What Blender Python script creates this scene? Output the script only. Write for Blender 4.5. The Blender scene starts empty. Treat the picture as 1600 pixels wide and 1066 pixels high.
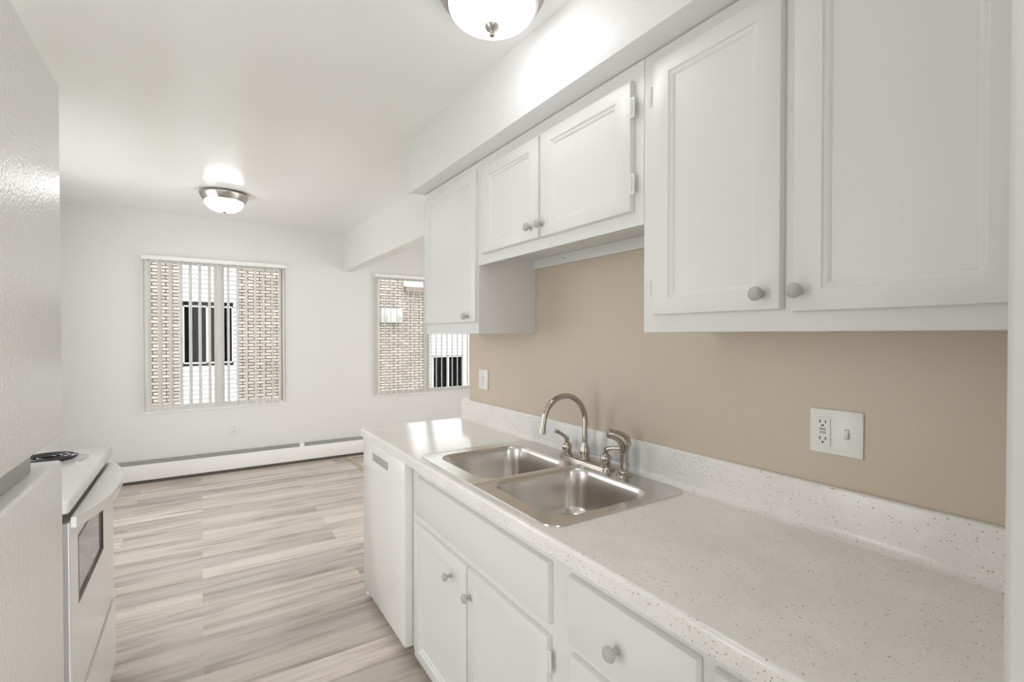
import bpy, bmesh, math, random
from mathutils import Vector, Matrix

random.seed(7)
S = bpy.context.scene
COL = S.collection
PI = math.pi

# ---------------------------------------------------------------- camera
cam_d = bpy.data.cameras.new('camera')
cam_d.sensor_fit = 'HORIZONTAL'
cam_d.sensor_width = 36.0
cam_d.lens = 755.6 / 1600.0 * 36.0
cam_d.clip_start = 0.02
cam = bpy.data.objects.new('camera', cam_d)
COL.objects.link(cam)
yaw, pitch = math.radians(32.769), math.radians(-0.682)
F0 = Vector((math.sin(yaw), math.cos(yaw), 0))
Rv = Vector((math.cos(yaw), -math.sin(yaw), 0))
Fv = F0 * math.cos(pitch) + Vector((0, 0, 1)) * math.sin(pitch)
Uv = Rv.cross(Fv)
M = Matrix((Rv, Uv, -Fv)).transposed().to_4x4()
M.translation = Vector((0, 0, 1.387))
cam.matrix_world = M
S.camera = cam

# ---------------------------------------------------------------- sky and exposure
WORLD_STRENGTH = 3.2
LAMP_STRENGTH = 9.0
w = bpy.data.worlds.new('sky')
S.world = w
w.use_nodes = True
bg = w.node_tree.nodes['Background']
bg.inputs['Color'].default_value = (0.975, 0.98, 0.98, 1)
bg.inputs['Strength'].default_value = WORLD_STRENGTH
S.view_settings.view_transform = 'Standard'
S.view_settings.look = 'None'
S.view_settings.gamma = 1.0
S.view_settings.use_curve_mapping = False
S.view_settings.exposure = 0.08
S.cycles.max_bounces = 16
S.cycles.diffuse_bounces = 10
S.cycles.glossy_bounces = 6
S.cycles.transparent_max_bounces = 16
S.cycles.caustics_reflective = False
S.cycles.caustics_refractive = False
S.cycles.sample_clamp_indirect = 6.0

# ---------------------------------------------------------------- materials
def new_mat(name):
    m = bpy.data.materials.new(name)
    m.use_nodes = True
    nt = m.node_tree
    return m, nt, nt.nodes['Principled BSDF']

def N(nt, t, **kw):
    n = nt.nodes.new(t)
    for k, v in kw.items():
        setattr(n, k, v)
    return n

def paint(name, col, rough, bump=0.0, bscale=120.0, spec=0.5, var=0.015):
    """painted / enamelled surface: faint tone variation and orange-peel bump"""
    m, nt, p = new_mat(name)
    tc = N(nt, 'ShaderNodeTexCoord')
    nz = N(nt, 'ShaderNodeTexNoise')
    nz.inputs['Scale'].default_value = 3.0
    nz.inputs['Detail'].default_value = 3.0
    nt.links.new(tc.outputs['Object'], nz.inputs['Vector'])
    mx = N(nt, 'ShaderNodeMix', data_type='RGBA')
    a = tuple(c * (1 - var) for c in col) + (1,)
    b = tuple(min(1, c * (1 + var)) for c in col) + (1,)
    mx.inputs[6].default_value = a
    mx.inputs[7].default_value = b
    nt.links.new(nz.outputs['Fac'], mx.inputs[0])
    nt.links.new(mx.outputs[2], p.inputs['Base Color'])
    p.inputs['Roughness'].default_value = rough
    p.inputs['Specular IOR Level'].default_value = spec
    if bump > 0:
        n2 = N(nt, 'ShaderNodeTexNoise')
        n2.inputs['Scale'].default_value = bscale
        n2.inputs['Detail'].default_value = 2.0
        nt.links.new(tc.outputs['Object'], n2.inputs['Vector'])
        bp = N(nt, 'ShaderNodeBump')
        bp.inputs['Strength'].default_value = bump
        bp.inputs['Distance'].default_value = 0.002
        nt.links.new(n2.outputs['Fac'], bp.inputs['Height'])
        nt.links.new(bp.outputs['Normal'], p.inputs['Normal'])
    return m

def metal(name, col, rough, brushed=None):
    m, nt, p = new_mat(name)
    p.inputs['Base Color'].default_value = col + (1,)
    p.inputs['Metallic'].default_value = 1.0
    p.inputs['Roughness'].default_value = rough
    tc = N(nt, 'ShaderNodeTexCoord')
    mp = N(nt, 'ShaderNodeMapping')
    mp.inputs['Scale'].default_value = brushed or (60, 60, 60)
    nz = N(nt, 'ShaderNodeTexNoise')
    nz.inputs['Scale'].default_value = 6.0
    nz.inputs['Detail'].default_value = 4.0
    nt.links.new(tc.outputs['Object'], mp.inputs['Vector'])
    nt.links.new(mp.outputs['Vector'], nz.inputs['Vector'])
    mr = N(nt, 'ShaderNodeMapRange')
    mr.inputs['To Min'].default_value = rough * 0.92
    mr.inputs['To Max'].default_value = rough * 1.08
    nt.links.new(nz.outputs['Fac'], mr.inputs['Value'])
    nt.links.new(mr.outputs['Result'], p.inputs['Roughness'])
    return m

WALL = paint('wall_paint', (0.80, 0.805, 0.80), 0.42, 0.08, 90)
CEIL = paint('ceiling_paint', (0.88, 0.885, 0.88), 0.20, 0.05, 60)
BEIGE = paint('beige_paint', (0.60, 0.51, 0.405), 0.45, 0.06, 90)
CAB = paint('cabinet_paint', (0.745, 0.745, 0.738), 0.34, 0.05, 150)
CABIN = paint('cabinet_inside', (0.72, 0.72, 0.71), 0.5)
KNOB = paint('knob_paint', (0.46, 0.46, 0.45), 0.25)
APPL = paint('white_enamel', (0.82, 0.82, 0.81), 0.16, 0.0)
FRIDGE = paint('fridge_textured_enamel', (0.88, 0.88, 0.87), 0.20, 0.35, 300)
GASKET = paint('grey_gasket', (0.42, 0.42, 0.41), 0.5)
GREYP = paint('grey_plastic', (0.40, 0.40, 0.41), 0.4)
DARK = paint('black_enamel', (0.015, 0.015, 0.017), 0.25)
DAMPER = paint('grey_damper_paint', (0.30, 0.30, 0.29), 0.45)
PLATE = paint('plate_plastic', (0.80, 0.80, 0.775), 0.25)
PLATEG = paint('plate_grey_button', (0.36, 0.36, 0.35), 0.35)
SLOT = paint('socket_slot', (0.05, 0.05, 0.05), 0.6)
FRAME = paint('white_window_frame', (0.92, 0.92, 0.915), 0.35)
SHADOWGAP = paint('shadow_gap_dark', (0.10, 0.085, 0.075), 0.5)  # shade under the heater and in kick recesses, put into the colour
RSHADE = paint('shaded_range_side', (0.34, 0.34, 0.335), 0.4)  # grey holds the shade on the side of the white range
OAK = paint('light_oak_strip', (0.55, 0.45, 0.34), 0.4, 0.1, 40, var=0.12)
STEEL = metal('stainless_steel', (0.68, 0.655, 0.625), 0.25, (4, 160, 40))
NICKEL = metal('brushed_nickel', (0.52, 0.48, 0.435), 0.11)
RIMNI = metal('nickel_lamp_rim', (0.52, 0.49, 0.45), 0.26)
CHROME = metal('chrome', (0.75, 0.75, 0.78), 0.10)

def counter_mat():
    m, nt, p = new_mat('speckled_laminate')
    tc = N(nt, 'ShaderNodeTexCoord')
    base = N(nt, 'ShaderNodeTexNoise'); base.inputs['Scale'].default_value = 9; base.inputs['Detail'].default_value = 5
    nt.links.new(tc.outputs['Object'], base.inputs['Vector'])
    cr = N(nt, 'ShaderNodeValToRGB')
    cr.color_ramp.elements[0].color = (0.80, 0.785, 0.765, 1); cr.color_ramp.elements[0].position = .3
    cr.color_ramp.elements[1].color = (0.87, 0.86, 0.84, 1); cr.color_ramp.elements[1].position = .7
    nt.links.new(base.outputs['Fac'], cr.inputs['Fac'])
    last = cr.outputs['Color']
    for sc, keep, size, col in ((140, 0.92, 0.25, (0.40, 0.37, 0.34, 1)), (210, 0.84, 0.28, (0.58, 0.555, 0.53, 1)), (170, 0.82, 0.32, (0.92, 0.91, 0.89, 1))):
        v = N(nt, 'ShaderNodeTexVoronoi'); v.inputs['Scale'].default_value = sc
        nt.links.new(tc.outputs['Object'], v.inputs['Vector'])
        near = N(nt, 'ShaderNodeMath', operation='LESS_THAN'); near.inputs[1].default_value = size
        nt.links.new(v.outputs['Distance'], near.inputs[0])
        sep = N(nt, 'ShaderNodeSeparateColor')
        nt.links.new(v.outputs['Color'], sep.inputs[0])
        pick = N(nt, 'ShaderNodeMath', operation='GREATER_THAN'); pick.inputs[1].default_value = keep
        nt.links.new(sep.outputs[0], pick.inputs[0])
        mul = N(nt, 'ShaderNodeMath', operation='MULTIPLY')
        nt.links.new(near.outputs[0], mul.inputs[0]); nt.links.new(pick.outputs[0], mul.inputs[1])
        mx = N(nt, 'ShaderNodeMix', data_type='RGBA')
        mx.inputs[7].default_value = col
        nt.links.new(mul.outputs[0], mx.inputs[0]); nt.links.new(last, mx.inputs[6])
        last = mx.outputs[2]
    nt.links.new(last, p.inputs['Base Color'])
    p.inputs['Roughness'].default_value = 0.14
    return m
COUNTER = counter_mat()

def floor_mat():
    m, nt, p = new_mat('vinyl_plank_floor')
    tc = N(nt, 'ShaderNodeTexCoord')
    br = N(nt, 'ShaderNodeTexBrick')
    br.offset = 0.37; br.offset_frequency = 2; br.squash = 1.0
    br.inputs['Scale'].default_value = 1.0
    br.inputs['Brick Width'].default_value = 1.22
    br.inputs['Row Height'].default_value = 0.155
    br.inputs['Mortar Size'].default_value = 0.0012
    br.inputs['Mortar Smooth'].default_value = 0.2
    br.inputs['Bias'].default_value = 0.0
    br.inputs['Color1'].default_value = (0.0, 0.0, 0.0, 1)
    br.inputs['Color2'].default_value = (1, 1, 1, 1)
    br.inputs['Mortar'].default_value = (0.2, 0.2, 0.2, 1)
    nt.links.new(tc.outputs['Object'], br.inputs['Vector'])
    # grain: noise stretched along the plank, shifted plank by plank
    mp = N(nt, 'ShaderNodeMapping'); mp.inputs['Scale'].default_value = (.75, 8.5, 1.0)
    add = N(nt, 'ShaderNodeVectorMath', operation='MULTIPLY_ADD')
    add.inputs[1].default_value = (7.0, 3.0, 11.0)
    nt.links.new(br.outputs['Color'], add.inputs[0]); nt.links.new(tc.outputs['Object'], add.inputs[2])
    nt.links.new(add.outputs[0], mp.inputs['Vector'])
    nz = N(nt, 'ShaderNodeTexNoise'); nz.inputs['Scale'].default_value = 1.6; nz.inputs['Detail'].default_value = 7; nz.inputs['Roughness'].default_value = .62
    nz.inputs['Distortion'].default_value = 0.35
    nt.links.new(mp.outputs['Vector'], nz.inputs['Vector'])
    cr = N(nt, 'ShaderNodeValToRGB')
    e = cr.color_ramp.elements
    e[0].position = .30; e[0].color = (0.32, 0.255, 0.21, 1)
    e[1].position = .72; e[1].color = (0.75, 0.69, 0.645, 1)
    k = e.new(.50); k.color = (0.62, 0.55, 0.495, 1)
    nt.links.new(nz.outputs['Fac'], cr.inputs['Fac'])
    sep = N(nt, 'ShaderNodeSeparateColor'); nt.links.new(br.outputs['Color'], sep.inputs[0])
    tone = N(nt, 'ShaderNodeMapRange'); tone.inputs['To Min'].default_value = .74; tone.inputs['To Max'].default_value = 1.15
    nt.links.new(sep.outputs[0], tone.inputs['Value'])
    mul = N(nt, 'ShaderNodeVectorMath', operation='SCALE')
    nt.links.new(cr.outputs['Color'], mul.inputs[0]); nt.links.new(tone.outputs['Result'], mul.inputs['Scale'])
    nt.links.new(mul.outputs[0], p.inputs['Base Color'])
    p.inputs['Roughness'].default_value = 0.27
    bp = N(nt, 'ShaderNodeBump'); bp.inputs['Strength'].default_value = .12; bp.inputs['Distance'].default_value = .002
    nt.links.new(nz.outputs['Fac'], bp.inputs['Height']); nt.links.new(bp.outputs['Normal'], p.inputs['Normal'])
    return m
FLOOR = floor_mat()

def brick_mat():
    m, nt, p = new_mat('weathered_brick')
    tc = N(nt, 'ShaderNodeTexCoord')
    sx = N(nt, 'ShaderNodeSeparateXYZ'); nt.links.new(tc.outputs['Object'], sx.inputs[0])
    cx = N(nt, 'ShaderNodeCombineXYZ'); nt.links.new(sx.outputs['X'], cx.inputs['X']); nt.links.new(sx.outputs['Z'], cx.inputs['Y'])
    br = N(nt, 'ShaderNodeTexBrick')
    br.inputs['Scale'].default_value = 1.0
    br.inputs['Brick Width'].default_value = 0.225
    br.inputs['Row Height'].default_value = 0.069
    br.inputs['Mortar Size'].default_value = 0.0095
    br.inputs['Mortar Smooth'].default_value = 0.15
    br.inputs['Color1'].default_value = (0.33, 0.275, 0.245, 1)
    br.inputs['Color2'].default_value = (0.46, 0.40, 0.365, 1)
    br.inputs['Mortar'].default_value = (0.06, 0.05, 0.045, 1)  # joint colour includes the shade of the raked mortar
    nt.links.new(cx.outputs[0], br.inputs['Vector'])
    nz = N(nt, 'ShaderNodeTexNoise'); nz.inputs['Scale'].default_value = 5; nz.inputs['Detail'].default_value = 5
    nt.links.new(tc.outputs['Object'], nz.inputs['Vector'])
    mr = N(nt, 'ShaderNodeMapRange'); mr.inputs['To Min'].default_value = .8; mr.inputs['To Max'].default_value = 1.2
    nt.links.new(nz.outputs['Fac'], mr.inputs['Value'])
    mul = N(nt, 'ShaderNodeVectorMath', operation='SCALE')
    nt.links.new(br.outputs['Color'], mul.inputs[0]); nt.links.new(mr.outputs['Result'], mul.inputs['Scale'])
    nt.links.new(mul.outputs[0], p.inputs['Base Color'])
    p.inputs['Roughness'].default_value = 0.85
    bp = N(nt, 'ShaderNodeBump'); bp.inputs['Strength'].default_value = .6; bp.inputs['Distance'].default_value = .01
    inv = N(nt, 'ShaderNodeMath', operation='SUBTRACT'); inv.inputs[0].default_value = 1
    nt.links.new(br.outputs['Fac'], inv.inputs[1]); nt.links.new(inv.outputs[0], bp.inputs['Height'])
    nt.links.new(bp.outputs['Normal'], p.inputs['Normal'])
    return m
BRICK = brick_mat()
SIDING = paint('white_lap_siding', (0.56, 0.56, 0.555), 0.6)
ACM = paint('beige_air_conditioner', (0.42, 0.40, 0.385), 0.5)
FASCIA = paint('brown_fascia', (0.22, 0.17, 0.14), 0.7)
ROOFM = paint('grey_shingle', (0.30, 0.30, 0.30), 0.9, 0.4, 20)
GROUND = paint('lawn', (0.20, 0.24, 0.13), 0.95, 0.5, 30, var=.25)
CURTAIN = paint('pale_curtain', (0.55, 0.58, 0.62), 0.8)
DARKROOM = paint('dark_interior', (0.012, 0.012, 0.013), 0.8)

def glass_mat(name, tint, refl):
    m = bpy.data.materials.new(name); m.use_nodes = True
    nt = m.node_tree; nt.nodes.clear()
    out = N(nt, 'ShaderNodeOutputMaterial')
    tr = N(nt, 'ShaderNodeBsdfTransparent'); tr.inputs['Color'].default_value = tint + (1,)
    gl = N(nt, 'ShaderNodeBsdfGlossy'); gl.inputs['Roughness'].default_value = 0.02
    fr = N(nt, 'ShaderNodeFresnel'); fr.inputs['IOR'].default_value = refl
    mx = N(nt, 'ShaderNodeMixShader')
    nt.links.new(fr.outputs[0], mx.inputs[0]); nt.links.new(tr.outputs[0], mx.inputs[1]); nt.links.new(gl.outputs[0], mx.inputs[2])
    nt.links.new(mx.outputs[0], out.inputs['Surface'])
    return m
GLASS = glass_mat('window_glass', (0.96, 0.975, 0.97), 1.28)
OVENGLASS = paint('oven_glass', (0.30, 0.30, 0.33), 0.06, spec=0.8)
DARKGLASS = glass_mat('dark_window_glass', (0.25, 0.26, 0.28), 1.06)

def vane_mat():
    m, nt, p = new_mat('vane_pvc')
    p.inputs['Base Color'].default_value = (0.90, 0.90, 0.885, 1)
    p.inputs['Roughness'].default_value = 0.4
    tl = N(nt, 'ShaderNodeBsdfTranslucent'); tl.inputs['Color'].default_value = (0.95, 0.95, 0.94, 1)
    mx = N(nt, 'ShaderNodeMixShader'); mx.inputs[0].default_value = 0.6
    out = nt.nodes['Material Output']
    nt.links.new(p.outputs[0], mx.inputs[1]); nt.links.new(tl.outputs[0], mx.inputs[2]); nt.links.new(mx.outputs[0], out.inputs['Surface'])
    return m
VANE = vane_mat()

def lamp_mat():
    m, nt, p = new_mat('frosted_lit_glass')
    p.inputs['Base Color'].default_value = (0.9, 0.9, 0.88, 1)
    p.inputs['Roughness'].default_value = 0.25
    p.inputs['Emission Color'].default_value = (1.0, 0.985, 0.96, 1)
    p.inputs['Emission Strength'].default_value = LAMP_STRENGTH
    return m
LAMPG = lamp_mat()

# ---------------------------------------------------------------- mesh helpers
class MB:
    """collects shapes in world coordinates and becomes one mesh object"""
    def __init__(self):
        self.bm = bmesh.new()
    def box(self, x0, x1, y0, y1, z0, z1, bev=0.0, seg=2):
        t = bmesh.new()
        bmesh.ops.create_cube(t, size=1.0)
        for v in t.verts:
            v.co = Vector((x0 + (v.co.x + .5) * (x1 - x0), y0 + (v.co.y + .5) * (y1 - y0), z0 + (v.co.z + .5) * (z1 - z0)))
        if bev > 0:
            bmesh.ops.bevel(t, geom=list(t.edges), offset=bev, segments=seg, affect='EDGES', profile=0.5)
        self.merge(t)
        return self
    def merge(self, t):
        me = bpy.data.meshes.new('tmp'); t.to_mesh(me); t.free()
        self.bm.from_mesh(me); bpy.data.meshes.remove(me)
    def rings(self, loops, cap0=False, cap1=True, closed=True):
        """skin a list of equally long point loops"""
        vs = [[self.bm.verts.new(p) for p in lp] for lp in loops]
        n = len(vs[0])
        for a, b in zip(vs[:-1], vs[1:]):
            for i in range(n if closed else n - 1):
                j = (i + 1) % n
                try:
                    self.bm.faces.new((a[i], a[j], b[j], b[i]))
                except ValueError:
                    pass
        if cap0: self.bm.faces.new(list(reversed(vs[0])))
        if cap1: self.bm.faces.new(vs[-1])
        return self
    def lathe(self, base, axis, prof, n=28):
        """prof: list of (radius, distance along axis)"""
        ax = Vector(axis).normalized()
        up = Vector((0, 0, 1)) if abs(ax.z) < .9 else Vector((1, 0, 0))
        u = ax.cross(up).normalized(); v = ax.cross(u)
        base = Vector(base)
        loops = []
        for r, d in prof:
            r = max(r, 1e-5)
            loops.append([base + ax * d + (u * math.cos(2 * PI * i / n) + v * math.sin(2 * PI * i / n)) * r for i in range(n)])
        return self.rings(loops, cap0=True, cap1=True)
    def tube(self, pts, rad, n=14, flat=1.0):
        pts = [Vector(p) for p in pts]
        if not isinstance(rad, (list, tuple)): rad = [rad] * len(pts)
        loops = []
        prev = None
        for i, p in enumerate(pts):
            t = (pts[min(i + 1, len(pts) - 1)] - pts[max(i - 1, 0)]).normalized()
            if prev is None:
                h = Vector((0, 0, 1)) if abs(t.z) < .9 else Vector((0, 1, 0))
                u = t.cross(h).normalized()
            else:
                u = (prev - t * prev.dot(t)).normalized()
            prev = u
            v = t.cross(u)
            loops.append([p + (u * math.cos(2 * PI * k / n) * flat + v * math.sin(2 * PI * k / n)) * rad[i] for k in range(n)])
        return self.rings(loops, cap0=True, cap1=True)
    def prism(self, poly, axis, a0, a1, bev=0.0):
        """extrude a 2D polygon; axis 'y': poly is (x,z); axis 'x': (y,z); axis 'z': (x,y)"""
        def P(q, a):
            return {'y': Vector((q[0], a, q[1])), 'x': Vector((a, q[0], q[1])), 'z': Vector((q[0], q[1], a))}[axis]
        t = bmesh.new()
        v0 = [t.verts.new(P(q, a0)) for q in poly]; v1 = [t.verts.new(P(q, a1)) for q in poly]
        n = len(poly)
        t.faces.new(list(reversed(v0))); t.faces.new(v1)
        for i in range(n):
            t.faces.new((v0[i], v0[(i + 1) % n], v1[(i + 1) % n], v1[i]))
        bmesh.ops.recalc_face_normals(t, faces=list(t.faces))
        if bev > 0:
            bmesh.ops.bevel(t, geom=list(t.edges), offset=bev, segments=2, affect='EDGES', profile=.5)
        self.merge(t)
        return self
    def build(self, name, mat, parent=None, smooth=True, angle=35):
        bmesh.ops.remove_doubles(self.bm, verts=list(self.bm.verts), dist=1e-6)
        bmesh.ops.recalc_face_normals(self.bm, faces=list(self.bm.faces))
        if parent is not None:
            off = parent.get('_o')
            if off is None:
                off = (0, 0, 0)
            bmesh.ops.translate(self.bm, verts=list(self.bm.verts), vec=-Vector(off))
        me = bpy.data.meshes.new(name)
        self.bm.to_mesh(me); self.bm.free()
        if smooth:
            for p in me.polygons: p.use_smooth = True
            try:
                me.set_sharp_from_angle(angle=math.radians(angle))
            except Exception:
                pass
        me.materials.append(mat)
        o = bpy.data.objects.new(name, me)
        COL.objects.link(o)
        if parent is not None:
            o.parent = parent
            o['_o'] = tuple(parent.get('_o', (0, 0, 0)))
        return o

def tag(o, label=None, cat=None, group=None, kind=None):
    if label: o['label'] = label
    if cat: o['category'] = cat
    if group: o['group'] = group
    if kind: o['kind'] = kind
    return o

def thing(name, loc, label, cat, group=None):
    o = bpy.data.objects.new(name, None)
    o.empty_display_size = 0.1
    COL.objects.link(o)
    o.location = loc
    o['_o'] = tuple(loc)
    return tag(o, label, cat, group)

def struct(name, mb, mat, label=None):
    o = mb.build(name, mat)
    o['kind'] = 'structure'
    if label: o['label'] = label
    return o

def box(*a, **k):
    return MB().box(*a, **k)

# ---------------------------------------------------------------- dimensions
XL, XR, YB, YF = -1.05, 4.2, -1.4, 5.70      # left wall, far right wall, open back, far wall
W = 1.322                                      # kitchen wall plane
WEND = 2.53
JX, JY = 0.70, 0.144                           # wall end right beside the camera
zc = lambda y: 2.395 + 0.0351 * (y - 1.2)      # ceiling height
ZCT = 0.893                                    # counter top
XCF = 0.714                                    # counter front edge
XFF = 0.764                                    # base cabinet face frame
XUF = 1.017                                    # wall cabinet face frame
ZSOF = 2.143

# ---------------------------------------------------------------- setting
struct('floor', box(XL - .1, XR + .1, YB, YF + .12, -0.10, 0.0), FLOOR)
cm = MB().prism([(YB, zc(YB)), (YF + .12, zc(YF + .12)), (YF + .12, zc(YF) + .15), (YB, zc(YB) + .2)], 'x', XL - .1, XR + .1)
struct('ceiling', cm, CEIL)
lm = MB()  # openings added out of view to let sky light fill the kitchen
for a, b in ((YB, .85), (1.60, 3.0), (4.6, YF)):
    lm.box(XL - .1, XL, a, b, 0, 2.62)
lm.box(XL - .1, XL, .85, 1.60, 2.15, 2.5)
lm.box(XL - .1, XL, 3.0, 4.6, 2.2, 2.62)
lm.box(XL - .1, XL, 3.0, 4.6, 0, .6)
struct('wall_left', lm, WALL)
hm = MB()  # unseen wall behind the camera, its gap added for fill light
hm.box(XL - .1, -.20, YB - .1, YB, 0, 2.5)
hm.box(.30, XR, YB - .1, YB, 0, 2.5)
struct('wall_rear_unseen', hm, WALL)
struct('wall_far_right', box(XR, XR + .1, 3.2, YF, 0, 2.62), WALL)  # stops short: unseen open side added to admit sky light
struct('wall_sky_block', box(XL - .1, XR + .1, YB, YF + .12, 2.66, 6.0), WALL, 'unseen block over the ceiling, added to shade the building outside')  # added out of view to hold sky light off the neighbour facade

W1 = (-0.450, 0.768, 0.660, 2.130)
W2 = (1.735, 3.070, 0.668, 2.105)
wb = MB()
xs = [XL - .1, W1[0], W1[1], W2[0], W2[1], XR + .1]
YT = YF + .12
for i in range(5):
    if i in (1, 3):
        q = W1 if i == 1 else W2
        wb.box(xs[i], xs[i + 1], YF, YT, 0, q[2])
        wb.box(xs[i], xs[i + 1], YF, YT, q[3], 2.65)
    else:
        wb.box(xs[i], xs[i + 1], YF, YT, 0, 2.65)
struct('wall_back', wb, WALL)

# kitchen wall: beige, with a rounded free end
r = 0.025
poly = [(W, JY), (W + .115, JY), (W + .115, WEND)] + [(W + r - r * math.sin(a), WEND - r + r * math.cos(a)) for a in [k * PI / 16 for k in range(0, 9)]]
struct('wall_right', MB().prism(poly, 'z', 0, 2.46), BEIGE)
# stub wall whose end shows at the right edge
rr = 0.007
poly = [(1.44, JY - .115), (1.44, JY)] + [(JX + rr - rr * math.sin(a), JY - rr + rr * math.cos(a)) for a in [k * PI / 12 for k in range(0, 7)]] + [(JX, JY - .115)]
struct('wall_front', MB().prism(poly, 'z', 0, 2.38), WALL)

# soffit above the wall cabinets and the beam that runs on to the far wall
YS1 = 2.462
struct('trim_1', MB().prism([(JY, ZSOF), (YS1, ZSOF), (YS1, zc(YS1) + .01), (JY, zc(JY) + .01)], 'x', 0.939, W, bev=0.002), WALL,
       'white soffit box above the wall cabinets')
struct('trim_2', MB().prism([(WEND - .02, 2.118), (YF, 2.118), (YF, zc(YF) + .01), (WEND - .02, zc(WEND) + .01)], 'x', 1.378, 1.485), WALL,
       'white ceiling beam running from the kitchen wall to the far wall')
struct('trim_3', box(1.375, 1.425, WEND + .12, YF - .07, 0.0, 0.006, bev=.002), OAK, 'light wood floor transition strip beside the dishwasher')

# ---------------------------------------------------------------- windows
def window(name, q):
    x0, x1, z0, z1 = q
    t = thing(name, ((x0 + x1) / 2, YF + .09, z0), None, None)
    t['kind'] = 'structure'
    f = MB()
    a, d0, d1 = .028, YF + .014, YF + .060
    f.box(x0, x0 + a, d0, d1, z0, z1, bev=.003); f.box(x1 - a, x1, d0, d1, z0, z1, bev=.003)
    f.box(x0 + a, x1 - a, d0, d1, z0, z0 + a, bev=.003); f.box(x0 + a, x1 - a, d0, d1, z1 - a, z1, bev=.003)
    f.build('window_frame', FRAME, t)
    xm = (x0 + x1) / 2
    m = MB()
    m.box(xm - .022, xm + .022, d0 - .004, d1 - .01, z0 + a, z1 - a, bev=.003)
    m.build('mullion', FRAME, t)
    for s, (u0, u1) in enumerate(((x0 + a, xm - .022), (xm + .022, x1 - a))):
        fr = MB(); b = .022; y0 = d0 + .008 + .016 * s; y1 = y0 + .014
        fr.box(u0, u0 + b, y0, y1, z0 + a, z1 - a); fr.box(u1 - b, u1, y0, y1, z0 + a, z1 - a)
        fr.box(u0 + b, u1 - b, y0, y1, z0 + a, z0 + a + b); fr.box(u0 + b, u1 - b, y0, y1, z1 - a - b, z1 - a)
        so = fr.build('sash', FRAME, t)
        box(u0 + b, u1 - b, y0 + .005, y0 + .009, z0 + a + b, z1 - a - b).build('glass_pane', GLASS, so)
    # sill and reveal trim
    box(x0 - .006, x1 + .006, YF - .014, YF + .014, z0 - .014, z0 + .002, bev=.003).build('window_sill', FRAME, t)
    return t
window('window_1', W1)
window('window_2', W2)

def vane_mesh(x, y, ang, z0, z1, wd):
    """one curved pvc vane hanging from the rail"""
    m = MB()
    n = 7
    front, back = [], []
    for i in range(n):
        u = (i / (n - 1) - .5) * wd
        c = .006 * (1 - (2 * i / (n - 1) - 1) ** 2)
        for side, lst in ((0, front), (1, back)):
            cc = c + (.0011 if side else -.0011)
            dx = u * math.sin(ang) + cc * math.cos(ang)
            dy = u * math.cos(ang) - cc * math.sin(ang)
            lst.append((x + dx, y + dy))
    m.prism(front + back[::-1], 'z', z0, z1)
    return m

def vertical_blind(q, xs_, angs, label, yb):
    x0, x1, z0, z1 = q
    t = thing('vertical_blind', ((x0 + x1) / 2, yb, z1 - .05), label, 'blind', 'vertical window blinds')
    hr = MB()
    hr.box(x0 - .012, x1 + .002, yb - .022, yb + .046, z1 - .032, z1 + .008, bev=.003)
    hr.build('headrail', FRAME, t)
    for x, a in zip(xs_, angs):
        v = vane_mesh(x, yb, math.radians(a), z0 + .012, z1 - .046, .089).build('vane', VANE, t)
        box(x - .006, x + .006, yb - .005, yb + .005, z1 - .048, z1 - .030).build('carrier', GASKET, v)
    wnd = MB(); wnd.tube([(x0 + .03, yb - .028, z1 - .05), (x0 + .032, yb - .03, z0 + .55)], .004, n=8)
    wnd.build('wand', FRAME, t)
    return t
vx = [.988 * v for v in (-.413, -.328, -.242, -.161, -.083, -.005, .076, .157, .239, .320, .402, .482, .562, .642, .712)]
vertical_blind(W1, vx, [16] * 15, 'white vertical blind hanging open in the left window above the baseboard heater', YF - .048)
vx2 = [.988 * (1.785 + .0745 * k) for k in range(18)]
vertical_blind(W2, vx2, [19] * 18, 'white vertical blind in the right window, partly behind the wall cabinet', YF - .048)

# ---------------------------------------------------------------- outdoors: neighbour building
YN = 12.0
nb = thing('neighbour_building', (2, YN, -3), 'brick and white siding building seen outside through both windows', 'building')
SX0, SX1 = -.376, .672
NW = (-.312, .592, .794, 2.003)                # neighbour's dark window (x0,x1,z0,z1)
S2 = 5.11
NW2 = (5.20, 6.11, -.06, .824)
bw = MB()
bw.box(-7, SX0, YN, YN + .2, -3, 4.2)
bw.box(SX1, 4.42, YN, YN + .2, -3, 4.2)
bw.box(4.42, S2, YN, YN + .2, -3, 2.62)
bw.build('brick_wall', BRICK, nb)
box(4.42, 9.0, YN - .12, YN + .2, 2.50, 2.64, bev=.01).build('fascia', FASCIA, nb)
MB().prism([(YN - .12, 2.64), (YN + 3, 2.9), (YN + 3, 2.5), (YN + .2, 2.5)], 'x', 4.42, 9.0).build('roof', ROOFM, nb)
def siding(x0, x1, z0, z1, hole):
    m = MB(); pitch = .096
    hx0, hx1, hz0, hz1 = hole
    z = z0
    while z < z1:
        spans = [(x0, x1)]
        if z + pitch > hz0 and z < hz1:
            spans = [(x0, hx0), (hx1, x1)]
        for a, b in spans:
            if b - a > .005:
                m.prism([(YN + .05, z), (YN - .012, z), (YN + .030, z + pitch), (YN + .06, z + pitch), (YN + .06, z)], 'x', a, b)
        z += pitch
    return m
siding(SX0, SX1, -3, 4.2, NW).build('siding', SIDING, nb)
siding(S2, 9.0, -3, 2.5, NW2).build('siding', SIDING, nb)
box(-7, 9, YN + .8, YN + .85, -3, 2.45).build('inner_wall', DARKROOM, nb)
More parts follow.
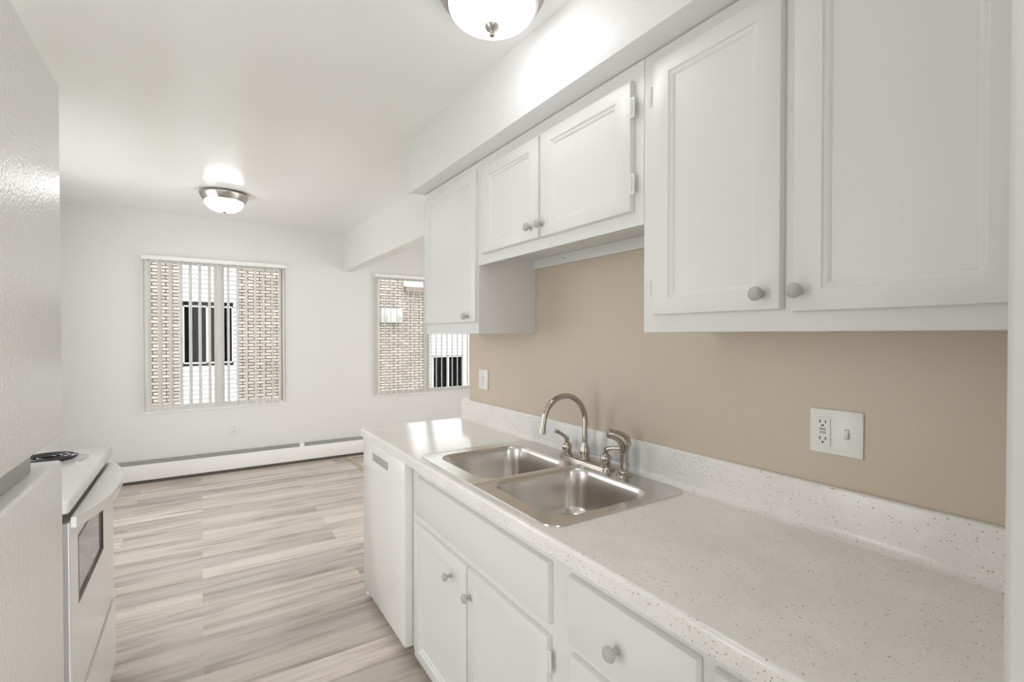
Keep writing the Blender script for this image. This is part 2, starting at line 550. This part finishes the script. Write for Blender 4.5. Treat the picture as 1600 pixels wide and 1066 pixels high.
def nwin(q, split):
    x0, x1, z0, z1 = q
    f = MB(); a = .03
    for b in ((x0, x0 + a, z0, z1), (x1 - a, x1, z0, z1), (x0, x1, z0, z0 + a), (x0, x1, z1 - a, z1), (split - .02, split + .02, z0, z1)):
        f.box(b[0], b[1], YN - .01, YN + .08, b[2], b[3], bev=.004)
    o = f.build('window', SIDING, nb)
    box(x0 + a, x1 - a, YN + .04, YN + .046, z0 + a, z1 - a).build('pane', DARKGLASS, o)
    return o
o1 = nwin(NW, .115)
cu = MB()
for k in range(5):
    cu.box(.34 + k * .035, .36 + k * .035, YN + .14 + .012 * (k % 2), YN + .155 + .012 * (k % 2), .85, 1.95)
cu.build('curtain', CURTAIN, o1)
o2 = nwin(NW2, 5.66)
cu = MB()
for k in range(7):
    cu.box(5.30 + k * .11, 5.37 + k * .11, YN + .14 + .02 * (k % 2), YN + .155 + .02 * (k % 2), 0.0, .78)
cu.build('curtain', CURTAIN, o2)
# air conditioner in the brick wall
ac = thing('air_conditioner', (4.03, YN, 1.70), 'pale wall air conditioner unit set in the brick wall outside the right window', 'air conditioner')
box(3.756, 4.303, YN - .22, YN - .005, 1.70, 2.06, bev=.012).build('housing', ACM, ac)
for x in (3.80, 4.15):
    for z in (1.73, 1.90):
        box(x, x + .11, YN - .226, YN - .2195, z, z + .135).build('louver', GREYP if z > 1.8 else DAMPER, ac)
g = struct('ground', box(-20, 25, YF + .3, 30, -3.1, -3.0), GROUND)

# ---------------------------------------------------------------- baseboard heater
hb = thing('baseboard_heater', (.3, YF - .03, 0), 'long white baseboard heater with grey top slot along the far wall', 'heater')
HX0, HX1 = XL + .02, 2.9
box(HX0, HX1, YF - .058, YF - .004, .030, .178, bev=.003).build('front_panel', FRAME, hb)
for a, b in ((HX0, .897), (.943, HX1)):
    MB().prism([(YF - .056, .1785), (YF - .046, .208), (YF - .006, .208), (YF - .006, .1785)], 'x', a, b).build('damper', DAMPER, hb)
MB().prism([(YF - .058, .1785), (YF - .048, .212), (YF - .004, .212), (YF - .004, .1785)], 'x', .898, .942).build('joint_cover', FRAME, hb)
box(HX0, HX1, YF - .050, YF - .006, 0.0, .0295).build('base_shadow_strip', SHADOWGAP, hb)  # dark strip standing for the shaded gap under the heater

# ---------------------------------------------------------------- cabinet pieces
def front(y0, y1, z0, z1, xf, xb, stile=0, rail=0, edge=.006, molding=True):
    """drawer slab (stile 0) or framed door facing -x, with a moulded recess"""
    prof = [(0, 0, xb), (0, 0, xf + edge), (edge * .35, edge * .35, xf + edge * .3), (edge, edge, xf)]
    if stile:
        prof += [(stile, rail, xf), (stile + .003, rail + .003, xf + .0035), (stile + .008, rail + .008, xf + .0045),
                 (stile + .013, rail + .013, xf + .009), (stile + .0145, rail + .0145, xf + .0105)]
    loops = []
    for iy, iz, x in prof:
        loops.append([(x, y0 + iy, z0 + iz), (x, y1 - iy, z0 + iz), (x, y1 - iy, z1 - iz), (x, y0 + iy, z1 - iz)])
    return MB().rings(loops, cap0=True, cap1=True)

def knob(parent, y, z, x, s=1.0):
    prof = [(.0085, 0), (.0085, .002), (.0055, .004), (.0048, .012), (.0065, .0155), (.0128, .018), (.0150, .0215), (.0148, .0245), (.0120, .0285), (.0070, .0308), (.001, .0315)]
    return MB().lathe((x, y, z), (-1, 0, 0), [(a * s, b * s) for a, b in prof]).build('knob', KNOB, parent)

def hinge(parent, y, z, x, side):
    """small painted wrap hinge on the edge of a door; side +1: frame leaf towards -y"""
    m = MB()
    m.box(x - .0035, x + .001, y - .009, y + .009, z - .028, z + .028, bev=.0015)
    m.tube([(x - .004, y, z - .018), (x - .004, y, z + .022)], .0035, n=8)
    m.lathe((x - .003, y + .003, z - .008), (-1, 0, 0), [(.003, 0), (.003, .002), (.001, .003)], n=8)
    return m.build('hinge', CAB, parent)

UD = XUF - .018      # wall cabinet door face
def carcass(y0, y1, z0, z1, xf, xb, recess=0.0):
    m = MB()
    m.box(xf, xb, y0, y1, z0 + recess, z1)
    return m

# wall cabinets
CT = 2.137
c1 = thing('wall_cabinet', (1.17, 2.13, 1.395), 'single door white wall cabinet at the far end, beside the right window', 'cabinet', 'white wall cabinets')
box(XUF, W - .001, 1.845, 2.425, 1.395, CT).build('body', CAB, c1)
d = front(1.853, 2.412, 1.444, 2.098, UD, XUF - .0005, .05, .042).build('door', CAB, c1)
knob(d, 1.915, 1.470, UD)

c2 = thing('wall_cabinet', (1.17, 1.38, 1.69), 'short two-door white wall cabinet over the sink', 'cabinet', 'white wall cabinets')
m = MB()
m.box(XUF, XUF + .019, .9165, 1.845, 1.690, CT)
m.box(XUF + .019, W - .001, .9165, 1.8445, 1.738, CT)
m.build('body', CAB, c2)
box(W - .017, W - .001, .9165, 1.8445, 1.694, 1.7375, bev=.001).build('mounting_rail', CAB, c2)
for y in (1.10, 1.62):
    MB().lathe((W - .0172, y, 1.716), (-1, 0, 0), [(.0045, 0), (.0045, .0012), (.002, .0018)], n=12).build('screw', KNOB, c2)
d = front(1.386, 1.792, 1.731, 2.090, UD, XUF - .0005, .054, .042).build('door', CAB, c2)
knob(d, 1.425, 1.773, UD)
d = front(.950, 1.374, 1.729, 2.090, UD, XUF - .0005, .058, .042).build('door', CAB, c2)
knob(d, 1.362 - .002, 1.773, UD)
for z in (2.013, 1.803): hinge(d, .9455, z, UD + .004, 1)

c3 = thing('wall_cabinet', (1.17, .53, 1.395), 'large two-door white wall cabinet nearest the camera, beside the wall end', 'cabinet', 'white wall cabinets')
box(XUF, W - .001, .150, .9155, 1.395, CT, bev=.0015).build('body', CAB, c3)
d = front(.538, .874, 1.440, 2.100, UD, XUF - .0005, .052, .043).build('door', CAB, c3)
knob(d, .577, 1.474, UD)
for z in (2.018, 1.508): hinge(d, .879, z, UD + .006, -1)
d = front(.172, .514, 1.434, 2.100, UD, XUF - .0005, .054, .043).build('door', CAB, c3)
knob(d, .499, 1.475, UD)

# base cabinets
BD = XFF - .018
ZB = ZCT - .046
def base_body(y0, y1, parent, hole=False):
    m = MB()
    m.box(XFF, XFF + .019, y0, y1, .034, ZB)
    m.box(XFF + .019, W - .001, y0, y0 + .016, .034, ZB)
    m.box(XFF + .019, W - .001, y1 - .016, y1, .034, ZB)
    m.box(XFF + .019, W - .001, y0 + .016, y1 - .016, .034, .050)
    m.box(W - .012, W - .001, y0 + .016, y1 - .016, .050, ZB)
    m.build('body', CAB, parent)
    box(XFF + .06, W - .02, y0 + .002, y1 - .002, 0.0, .0335).build('toe_kick', SHADOWGAP, parent)

b1 = thing('base_cabinet', (1.04, 1.46, 0), 'white sink base cabinet with a false drawer front over two doors', 'cabinet', 'white base cabinets')
base_body(.948, 1.972, b1)
front(.990, 1.902, .638, .801, BD, XFF - .0005, edge=.011).build('false_drawer_front', CAB, b1)
d = front(1.448, 1.922, .036, .606, BD, XFF - .0005, .052, .050, edge=.009).build('door', CAB, b1)
knob(d, 1.566, .527, BD)
d = front(.994, 1.440, .036, .606, BD, XFF - .0005, .052, .050, edge=.009).build('door', CAB, b1)
knob(d, 1.490 - .075, .519, BD)
hinge(d, .989, .545, BD + .006, 1)

b2 = thing('base_cabinet', (1.04, .73, 0), 'white base cabinet with one top drawer to the right of the sink base', 'cabinet', 'white base cabinets')
base_body(.530, .948, b2)
d = front(.546, .913, .634, .803, BD, XFF - .0005, edge=.011).build('drawer', CAB, b2)
knob(d, .742, .712, BD, 1.12)
d = front(.546, .905, .036, .612, BD, XFF - .0005, .05, .05, edge=.009).build('door', CAB, b2)

b3 = thing('base_cabinet', (1.04, .34, 0), 'white base cabinet at the bottom edge of the photo next to the wall end', 'cabinet', 'white base cabinets')
base_body(.150, .530, b3)
front(.165, .516, .634, .803, BD, XFF - .0005, edge=.011).build('drawer', CAB, b3)
front(.165, .516, .036, .612, BD, XFF - .0005, .05, .05, edge=.009).build('door', CAB, b3)

# ---------------------------------------------------------------- worktop with sink cut-out
SK = (.745, 1.288, .972, 1.868)                # sink outline x0,x1,y0,y1
HO = (SK[0] + .022, SK[1] - .022, SK[2] + .022, SK[3] - .022)
BSX = 1.306                                    # backsplash face
ct = thing('countertop', (1.0, 1.37, ZB), 'speckled off-white laminate worktop with low backsplash around the sink', 'countertop')
def nose(x_end):
    """profile of the worktop from the rounded nose back to x_end"""
    t = ZCT - .0455; R = .011
    pts = [(x_end, t), (XCF + .003, t), (XCF, t + .003)]
    pts += [(XCF + R - R * math.cos(a), ZCT - R + R * math.sin(a)) for a in [k * PI / 16 for k in range(0, 9)]]
    pts += [(x_end, ZCT)]
    return pts
m = MB()
YC0, YC1 = .146, 2.600
m.prism(nose(W - .002), 'y', YC0, HO[2])
m.prism(nose(W - .002), 'y', HO[3], YC1)
m.prism(nose(HO[0]), 'y', HO[2], HO[3])
m.prism([(HO[1], ZCT - .0455), (HO[1], ZCT), (W - .002, ZCT), (W - .002, ZCT - .0455)], 'y', HO[2], HO[3])
m.build('slab', COUNTER, ct)
ZBS = 1.012
R = .022
pts = [(W - .0015, ZCT + .0003)] + [(BSX - R + R * math.sin(a), ZCT + R - R * math.cos(a) + .0003) for a in [k * PI / 16 for k in range(0, 9)]]
R2 = .007
pts += [(BSX + R2 - R2 * math.cos(a), ZBS - R2 + R2 * math.sin(a)) for a in [k * PI / 12 for k in range(0, 7)]] + [(W - .0015, ZBS)]
MB().prism(pts, 'y', YC0, YC1 - .012).build('backsplash', COUNTER, ct)

# ---------------------------------------------------------------- sink
def rrect(x0, x1, y0, y1, rad, n=10):
    pts = []
    for cx, cy, a0 in ((x1 - rad, y1 - rad, 0), (x0 + rad, y1 - rad, PI / 2), (x0 + rad, y0 + rad, PI), (x1 - rad, y0 + rad, 1.5 * PI)):
        for k in range(n + 1):
            a = a0 + k * PI / 2 / n
            pts.append((cx + rad * math.cos(a), cy + rad * math.sin(a)))
    return pts
def dens(poly, step=.012):
    out = []
    for i, p in enumerate(poly):
        q = poly[(i + 1) % len(poly)]
        d = math.hypot(q[0] - p[0], q[1] - p[1]); k = max(1, int(d / step))
        for j in range(k):
            out.append((p[0] + (q[0] - p[0]) * j / k, p[1] + (q[1] - p[1]) * j / k))
    return out
def raypoly(c, p, poly):
    dx, dy = p[0] - c[0], p[1] - c[1]
    best = None
    for i, a in enumerate(poly):
        b = poly[(i + 1) % len(poly)]
        ex, ey = b[0] - a[0], b[1] - a[1]
        den = dx * ey - dy * ex
        if abs(den) < 1e-12: continue
        t = ((a[0] - c[0]) * ey - (a[1] - c[1]) * ex) / den
        s = ((a[0] - c[0]) * dy - (a[1] - c[1]) * dx) / den
        if t > 0 and -1e-9 <= s <= 1 + 1e-9 and (best is None or t < best): best = t
    return (c[0] + dx * best, c[1] + dy * best)

ZS = ZCT + .0035
sk = thing('sink', ((SK[0] + SK[1]) / 2, (SK[2] + SK[3]) / 2, ZCT - .18), 'double bowl stainless steel drop-in kitchen sink', 'sink')
YM = 1.402
deck = MB()
def half(y0, y1, lo, bowl):
    """one half of the deck; lo True: the near half"""
    rad = .045
    x0, x1 = SK[0], SK[1]
    outer = []
    corners = ((x1, y1, 0, not lo), (x0, y1, PI / 2, not lo), (x0, y0, PI, lo), (x1, y0, 1.5 * PI, lo))
    for cx, cy, a0, rnd in corners:
        if rnd:
            ox = cx - rad if cx == x1 else cx + rad
            oy = cy - rad if cy == y1 else cy + rad
            outer += [(ox + rad * math.cos(a0 + k * PI / 16), oy + rad * math.sin(a0 + k * PI / 16)) for k in range(9)]
        else:
            outer.append((cx, cy))
    bx0, bx1, by0, by1 = bowl
    c = ((bx0 + bx1) / 2, (by0 + by1) / 2)
    inner = dens(rrect(bx0, bx1, by0, by1, .075))
    # add the exact outer corner directions
    for cx, cy, a0, rnd in corners:
        if not rnd:
            inner.append(raypoly(c, (cx, cy), rrect(bx0, bx1, by0, by1, .075)))
    inner.sort(key=lambda p: math.atan2(p[1] - c[1], p[0] - c[0]))
    out = [raypoly(c, p, outer) for p in inner]
    def scale(pts, s, z): return [(c[0] + (p[0] - c[0]) * s, c[1] + (p[1] - c[1]) * s, z) for p in pts]
    # flat deck with a slightly raised rolled rim around the outside
    def mixl(t, z):
        return [(o[0] * t + i[0] * (1 - t), o[1] * t + i[1] * (1 - t), z) for o, i in zip(out, inner)]
    deck.rings([mixl(.90, ZS), mixl(.0, ZS)], cap0=False, cap1=False)
    def rim(p, dd, z):
        q = []
        for o, i in zip(out, inner):
            at_mid = abs(o[1] - YM) < 1e-4
            t = (o[0] * .9 + i[0] * .1, o[1] * .9 + i[1] * .1)
            q.append(None)
        return q
    deck.rings([[(o[0], o[1], ZCT + .0004) for o in out], [(o[0] * .985 + i[0] * .015, o[1] * .985 + i[1] * .015, ZS + .0004) for o, i in zip(out, inner)], mixl(.90, ZS)], cap0=False, cap1=False)
    # the bowl
    def inset(dd, z):
        k = [(p[0] - c[0], p[1] - c[1]) for p in inner]
        hx, hy = (bx1 - bx0) / 2, (by1 - by0) / 2
        return [(c[0] + a * (hx - dd) / hx, c[1] + b * (hy - dd) / hy, z) for a, b in k]
    bm_ = MB()
    prof = [(0, 0), (.002, -.0015), (.006, -.008), (.009, -.02), (.014, -.07), (.020, -.13), (.026, -.150), (.040, -.164), (.065, -.170), (.11, -.1725), (.15, -.1735)]
    bm_.rings([inset(a, ZS + b) for a, b in prof], cap1=True)
    bo = bm_.build('bowl', STEEL, sk)
    MB().lathe((c[0], c[1], ZS - .1738), (0, 0, 1), [(.043, 0), (.043, .0035), (.036, .004), (.030, .0015), (.012, .001), (.008, .006), (.002, .007)], n=28).build('drain', CHROME, bo)
half(YM, SK[3], False, (.800, 1.188, 1.418, 1.812))
half(SK[2], YM, True, (.796, 1.186, 1.012, 1.390))
deck.build('deck', STEEL, sk)

# ---------------------------------------------------------------- faucet
FX = 1.250
fa = thing('faucet', (FX, 1.42, ZS), 'high-arc brushed nickel faucet with two lever handles behind the sink', 'faucet')
pl = MB()
fy0, fy1, fw = 1.268, 1.562, .026
st = [(FX + fw * math.cos(a), fy1 - fw + fw * math.sin(a)) for a in [k * PI / 12 for k in range(13)]] + \
     [(FX - fw * math.cos(a), fy0 + fw - fw * math.sin(a)) for a in [k * PI / 12 for k in range(13)]]
cc = (FX, (fy0 + fy1) / 2)
def shrink(d, z): return [(FX + (x - FX) * (fw - d) / fw, cc[1] + (y - cc[1]) * ((fy1 - fy0) / 2 - d) / ((fy1 - fy0) / 2), z) for x, y in st]
pl.rings([shrink(0, ZS + .0003), shrink(0, ZS + .007), shrink(.003, ZS + .011), shrink(.010, ZS + .014)], cap0=True, cap1=True)
pl.build('base_plate', NICKEL, fa)
sp = MB()
zb = ZS + .013
sp.lathe((FX, 1.42, zb), (0, 0, 1), [(.022, 0), (.022, .004), (.019, .006), (.0185, .012), (.021, .022), (.0205, .032), (.016, .048), (.0118, .058), (.0112, .062)], n=24)
pts = [(FX, 1.42, zb + .055), (FX, 1.42, 1.00), (FX, 1.42, 1.045)]
cx, cz, ra = FX - .098, 1.060, .098
pts += [(cx + ra * math.cos(a), 1.42 + .004 * math.sin(a / 2), cz + ra * math.sin(a)) for a in [k * PI / 20 for k in range(0, 20)]]
pts += [(cx - ra - .001, 1.425, 1.052), (cx - ra - .003, 1.426, 1.042)]
sp.tube(pts, .0108, n=16)
so = sp.build('spout', NICKEL, fa)
MB().tube([(cx - ra - .002, 1.4255, 1.048), (cx - ra - .003, 1.426, 1.040), (cx - ra - .005, 1.4265, 1.026)], [.0118, .0135, .0135], n=16).build('aerator', NICKEL, so)
def handle(y, dirv, rise):
    h = MB()
    h.lathe((FX, y, zb - .002), (0, 0, 1), [(.021, 0), (.021, .005), (.017, .008), (.0195, .016), (.021, .026), (.0195, .036), (.013, .043), (.0085, .047), (.0085, .056), (.010, .062), (.004, .067)], n=24)
    o = h.build('handle', NICKEL, fa)
    dx, dy = dirv
    z0 = zb + .056
    pts = [(FX, y, z0), (FX + dx * .012, y + dy * .012, z0 + rise * .010 + .006), (FX + dx * .028, y + dy * .028, z0 + rise * .022 + .008),
           (FX + dx * .045, y + dy * .045, z0 + rise * .036 + .008), (FX + dx * .060, y + dy * .060, z0 + rise * .046 + .008), (FX + dx * .064, y + dy * .064, z0 + rise * .048 + .008)]
    MB().tube(pts, [.0085, .0075, .0065, .0070, .0085, .006], n=12).build('lever', NICKEL, o)
handle(1.528, (-.80, .25), .62)
handle(1.304, (.45, -.90), .10)

# side sprayer
spr = thing('sink_sprayer', (1.245, 1.206, ZS), 'brushed nickel pull-out sprayer standing right of the faucet', 'sprayer')
MB().lathe((1.245, 1.206, ZS + .0003), (0, 0, 1), [(.0275, 0), (.0275, .003), (.022, .008), (.0165, .011), (.0155, .016), (.0155, .026)], n=24).build('escutcheon', NICKEL, spr)
b = MB()
sx, sy = 1.245, 1.206
z0 = ZS + .018
dx, dy = -.80, .60
path = [(0, 0), (0, .022), (.002, .024), (.003, .060), (.001, .078), (-.002, .092), (.002, .104), (.012, .114), (.026, .121), (.042, .126), (.056, .128), (.060, .1285)]
rads = [.0160, .0160, .0150, .0158, .0180, .0222, .0235, .0215, .0190, .0172, .0172, .0130]
b.tube([(sx + dx * h, sy + dy * h, z0 + v) for h, v in path], rads, n=16)
bo = b.build('spray_head', NICKEL, spr)
MB().tube([(sx + dx * .061, sy + dy * .061, z0 + .1285), (sx + dx * .064, sy + dy * .064, z0 + .1288)], [.0115, .0105], n=16).build('nozzle_face', GREYP, bo)

# ---------------------------------------------------------------- wall plates
def plate_body(y0, y1, z0, z1, x=W):
    return box(x - .006, x - .0002, y0, y1, z0, z1, bev=.003)
g1 = thing('outlet_plate', (W, .57, 1.148), 'double white wall plate with a safety outlet and a toggle switch, right of the sink', 'outlet', 'white wall outlets')
plate_body(.510, .629, 1.091, 1.202).build('plate', PLATE, g1)
rx = W - .0062
gf = box(rx - .003, rx, .580, .612, 1.1105, 1.1805, bev=.001).build('receptacle', PLATE, g1)
def slots(par, y, zm, xf, dy=.0065):
    m = MB()
    for s in (-1, 1):
        m.box(xf - .0006, xf + .0002, y + s * dy - .0011, y + s * dy + .0011, zm, zm + .008)
    m.lathe((xf + .0002, y, zm - .0055), (-1, 0, 0), [(.0026, 0), (.0026, .0008)], n=12)
    m.build('slots', SLOT, par)
xf = rx - .003
slots(gf, .597, 1.1665, xf); slots(gf, .597, 1.1245, xf)
box(xf - .0012, xf, .590, .604, 1.1490, 1.1545, bev=.0004).build('reset_button', PLATEG, gf)
box(xf - .0012, xf, .590, .604, 1.1405, 1.1460, bev=.0004).build('test_button', GREYP, gf)
sw = MB(); sw.box(rx - .0006, rx, .5385, .5485, 1.1345, 1.1585)
sw = sw.build('switch_surround', PLATEG, g1)
MB().prism([(rx - .0006, 1.1385), (rx - .0006, 1.1560), (rx - .0055, 1.1450), (rx - .011, 1.1375), (rx - .0095, 1.1345)], 'y', .5400, .5470).build('toggle', PLATE, sw)
for z in (1.125, 1.170):
    MB().lathe((rx, .5435, z), (-1, 0, 0), [(.0022, 0), (.0022, .0008), (.0008, .0011)], n=10).build('screw', PLATE, g1)

g2 = thing('outlet_plate', (W, 2.345, 1.143), 'small white outlet plate near the wall corner left of the faucet', 'outlet', 'white wall outlets')
plate_body(2.292, 2.392, 1.087, 1.196).build('plate', PLATE, g2)
for zm in (1.150, 1.122):
    rc = MB().lathe((W - .0062, 2.342, zm), (-1, 0, 0), [(.016, 0), (.016, .0015), (.014, .002)], n=20).build('receptacle', PLATE, g2)
    slots(rc, 2.342, zm, W - .0083, .0085)

g3 = thing('outlet_plate', (.283, YF, .42), 'white outlet plate low on the far wall above the heater', 'outlet', 'white wall outlets')
box(.248, .318, YF - .006, YF - .0002, .365, .480, bev=.003).build('plate', WALL, g3)
for zm in (.400, .445):
    rc = MB().lathe((.283, YF - .0062, zm), (0, -1, 0), [(.016, 0), (.016, .0015), (.014, .002)], n=20).build('receptacle', PLATE, g3)
    m = MB()
    for s in (-1, 1): m.box(.283 + s * .006 - .001, .283 + s * .006 + .001, YF - .0086, YF - .008, zm, zm + .008)
    m.build('slots', SLOT, rc)

# ---------------------------------------------------------------- dishwasher
dw = thing('dishwasher', (1.0, 2.28, 0), 'white built-in dishwasher at the far end of the counter', 'dishwasher')
box(.768, W - .02, 1.976, 2.592, .060, ZB - .003, bev=.002).build('body', APPL, dw)
dd = MB()
dd.box(.726, .7665, 1.974, 2.594, .046, ZB - .006, bev=.004)
dd = dd.build('door', APPL, dw)
box(.7245, .7265, 2.191, 2.424, .758, .796, bev=.0008).build('control_panel', GREYP, dd)
box(.80, W - .05, 1.99, 2.58, .005, .0595).build('kick_plate', SHADOWGAP, dw)
MB().lathe((.752, 2.578, 0.0), (0, 0, 1), [(.014, 0), (.016, .004), (.014, .012), (.006, .016), (.006, .0455)], n=16).build('foot', FRAME, dw)

# ---------------------------------------------------------------- range
ra_ = thing('electric_range', (-.63, 2.16, 0), 'white freestanding electric coil range against the left wall beyond the fridge', 'stove')
RX, RY0, RY1 = -.318, 1.776, 2.552
box(XL + .02, RX - .012, RY0, RY1, .045, .893, bev=.003).build('body', RSHADE, ra_)
ck = MB()
ck.box(XL + .02, -.306, RY0 - .004, RY1 + .004, .894, .932, bev=.009, seg=3)
ck = ck.build('cooktop', APPL, ra_)
MB().prism([(XL + .02, .931), (XL + .02, 1.12), (XL + .06, 1.12), (XL + .10, .931)], 'y', RY0, RY1, bev=.004).build('backguard', APPL, ra_)
def burner(cx, cy, rad):
    dp = MB().lathe((cx, cy, .9322), (0, 0, 1), [(rad + .022, 0), (rad + .022, .003), (rad + .016, .0045), (rad + .008, .002), (rad * .4, .0006), (.002, .0006)], n=36).build('drip_pan', CHROME, ck)
    pts = []
    turns = 3.6
    for i in range(140):
        a = i / 139 * turns * 2 * PI
        r_ = .018 + (rad - .018) * i / 139
        pts.append((cx + r_ * math.cos(a), cy + r_ * math.sin(a), .9435))
    MB().tube(pts, .0046, n=8).build('coil', DARK, dp)
burner(-.467, 2.375, .090)
burner(-.480, 1.975, .070)
burner(-.800, 2.375, .070)
burner(-.800, 1.975, .090)
od = MB()
dy0, dy1, dz0, dz1 = RY0 + .004, RY1 - .004, .328, .868
# door slab with a window opening
wy0, wy1, wz0, wz1 = 1.885, 2.290, .610, .790
ox0, ox1 = RX - .011, -.306
def dloop(a0, a1, b0, b1, x): return [(x, a0, b0), (x, a1, b0), (x, a1, b1), (x, a0, b1)]
od.rings([dloop(dy0, dy1, dz0, dz1, ox1 - .006), dloop(dy0, dy1, dz0, dz1, ox1 - .004), dloop(dy0 + .004, dy1 - .004, dz0 + .004, dz1 - .004, ox1),
          dloop(wy0 - .012, wy1 + .012, wz0 - .012, wz1 + .012, ox1)], cap0=True, cap1=False)
odo = od.build('oven_door', APPL, ra_)
box(ox0, ox1 - .0062, dy0 + .001, dy1 - .001, dz0 + .002, dz1 - .002).build('shaded_door_edge', RSHADE, odo)  # added grey backing, stands for the shade on the door edge
fr = MB()
fr.rings([dloop(wy0 - .012, wy1 + .012, wz0 - .012, wz1 + .012, ox1), dloop(wy0 - .005, wy1 + .005, wz0 - .005, wz1 + .005, ox1 + .001)], cap1=False)
fr.rings([dloop(wy0 - .005, wy1 + .005, wz0 - .005, wz1 + .005, ox1 + .001), dloop(wy0, wy1, wz0, wz1, ox1 - .003), dloop(wy0 + .012, wy1 - .012, wz0 + .012, wz1 - .012, ox1 - .0055)], cap1=False)
fr.build('window_trim', DARK, odo)
box(ox1 - .0061, ox1 - .0052, wy0 + .010, wy1 - .010, wz0 + .010, wz1 - .010).build('oven_window', OVENGLASS, odo)
# wide bowed handle along the top of the door
hd = MB()
hy0, hy1 = 1.782, 2.470
n = 24
arc = []
for k in range(n + 1):
    u = k / n
    bulge = .012 + .058 * (1 - abs(2 * u - 1) ** 2.4)
    arc.append((ox1 + bulge, hy0 + (hy1 - hy0) * u))
inn = [(ox1 + max(.0005, b[0] - ox1 - .022), b[1]) for b in arc]
hd.prism([(ox1 + .0003, hy0)] + arc + [(ox1 + .0003, hy1)], 'z', .853, .882, bev=.0)
hd.build('handle', APPL, odo)
drw = front(RY0 + .004, RY1 - .004, .052, .318, -.302, RX - .011, edge=.006)
# the drawer faces the aisle (+x): mirror the slab about the door plane
for v in drw.bm.verts:
    v.co.x = (RX - .011) + ((-.302) - v.co.x)
drw.build('drawer', APPL, ra_)
for y in (RY0 + .05, RY1 - .05):
    MB().lathe((RX - .06, y, 0), (0, 0, 1), [(.016, 0), (.016, .01), (.007, .014), (.007, .046)], n=14).build('foot', GREYP, ra_)

# ---------------------------------------------------------------- refrigerator
fg = thing('refrigerator', (-.5, .43, 0), 'white textured refrigerator with the freezer on top at the left edge', 'refrigerator')
GX = -.145
box(-.86, GX - .062, .06, .792, .03, 1.690, bev=.006).build('body', FRIDGE, fg)
box(GX - .055, GX, .055, .810, 1.2620, 1.697, bev=.005, seg=3).build('freezer_door', FRIDGE, fg)
m = MB()
m.box(GX - .055, GX, .055, .803, .095, 1.2335, bev=.004, seg=3)
m.build('door', FRIDGE, fg)
box(GX - .0615, GX - .0555, .066, .788, .10, 1.69).build('gasket', GASKET, fg)
box(GX - .0545, GX - .016, .075, .745, 1.2340, 1.2615).build('grip_channel', GASKET, fg)
box(GX - .08, GX - .03, .07, .785, .012, .088, bev=.004).build('kick_grille', GREYP, fg)
for y in (.12, .73):
    MB().lathe((-.30, y, 0), (0, 0, 1), [(.018, 0), (.018, .012), (.009, .016), (.009, .031)], n=14).build('foot', GREYP, fg)

# ---------------------------------------------------------------- ceiling lights
def ceiling_light(x, y, label, sr=1.0, sz=1.0, fs=1.0):
    z = zc(y)
    t = thing('ceiling_light', (x, y, z), label, 'ceiling light', 'ceiling lights')
    rim = [(.140, 0), (.150, .010), (.163, .014), (.168, .020), (.168, .027), (.163, .034), (.161, .042), (.155, .049), (.153, .056), (.146, .063), (.144, .070), (.137, .072)]
    MB().lathe((x, y, z + .004), (0, 0, -1), [(a * sr, b * sz) for a, b in rim], n=56).build('rim', RIMNI, t)
    prof = []
    R0, D = .1355 * sr, .072 * sz
    for k in range(13):
        a = k / 12 * PI / 2
        prof.append((R0 * math.cos(a) ** .85 if k < 12 else .004, .066 * sz + D * math.sin(a)))
    MB().lathe((x, y, z), (0, 0, -1), prof, n=56).build('glass_bowl', LAMPG, t)
    fin = [(.0165, 0), (.0165, .004), (.0125, .011), (.0065, .015), (.0045, .018), (.0062, .022), (.0055, .026), (.001, .029)]
    MB().lathe((x, y, z - .066 * sz - D + .003), (0, 0, -1), [(a * fs, b * fs * .85) for a, b in fin], n=20).build('finial', RIMNI, t)
    return t
ceiling_light(.162, 4.44, 'lit frosted glass ceiling light with nickel rim in the dining area', 1.0, 1.10, 1.15)
ceiling_light(.718, 1.222, 'lit frosted glass ceiling light with nickel rim above the sink, cut by the top edge', .93, .80, 1.45)

for o in bpy.data.objects:
    if '_o' in o: del o['_o']
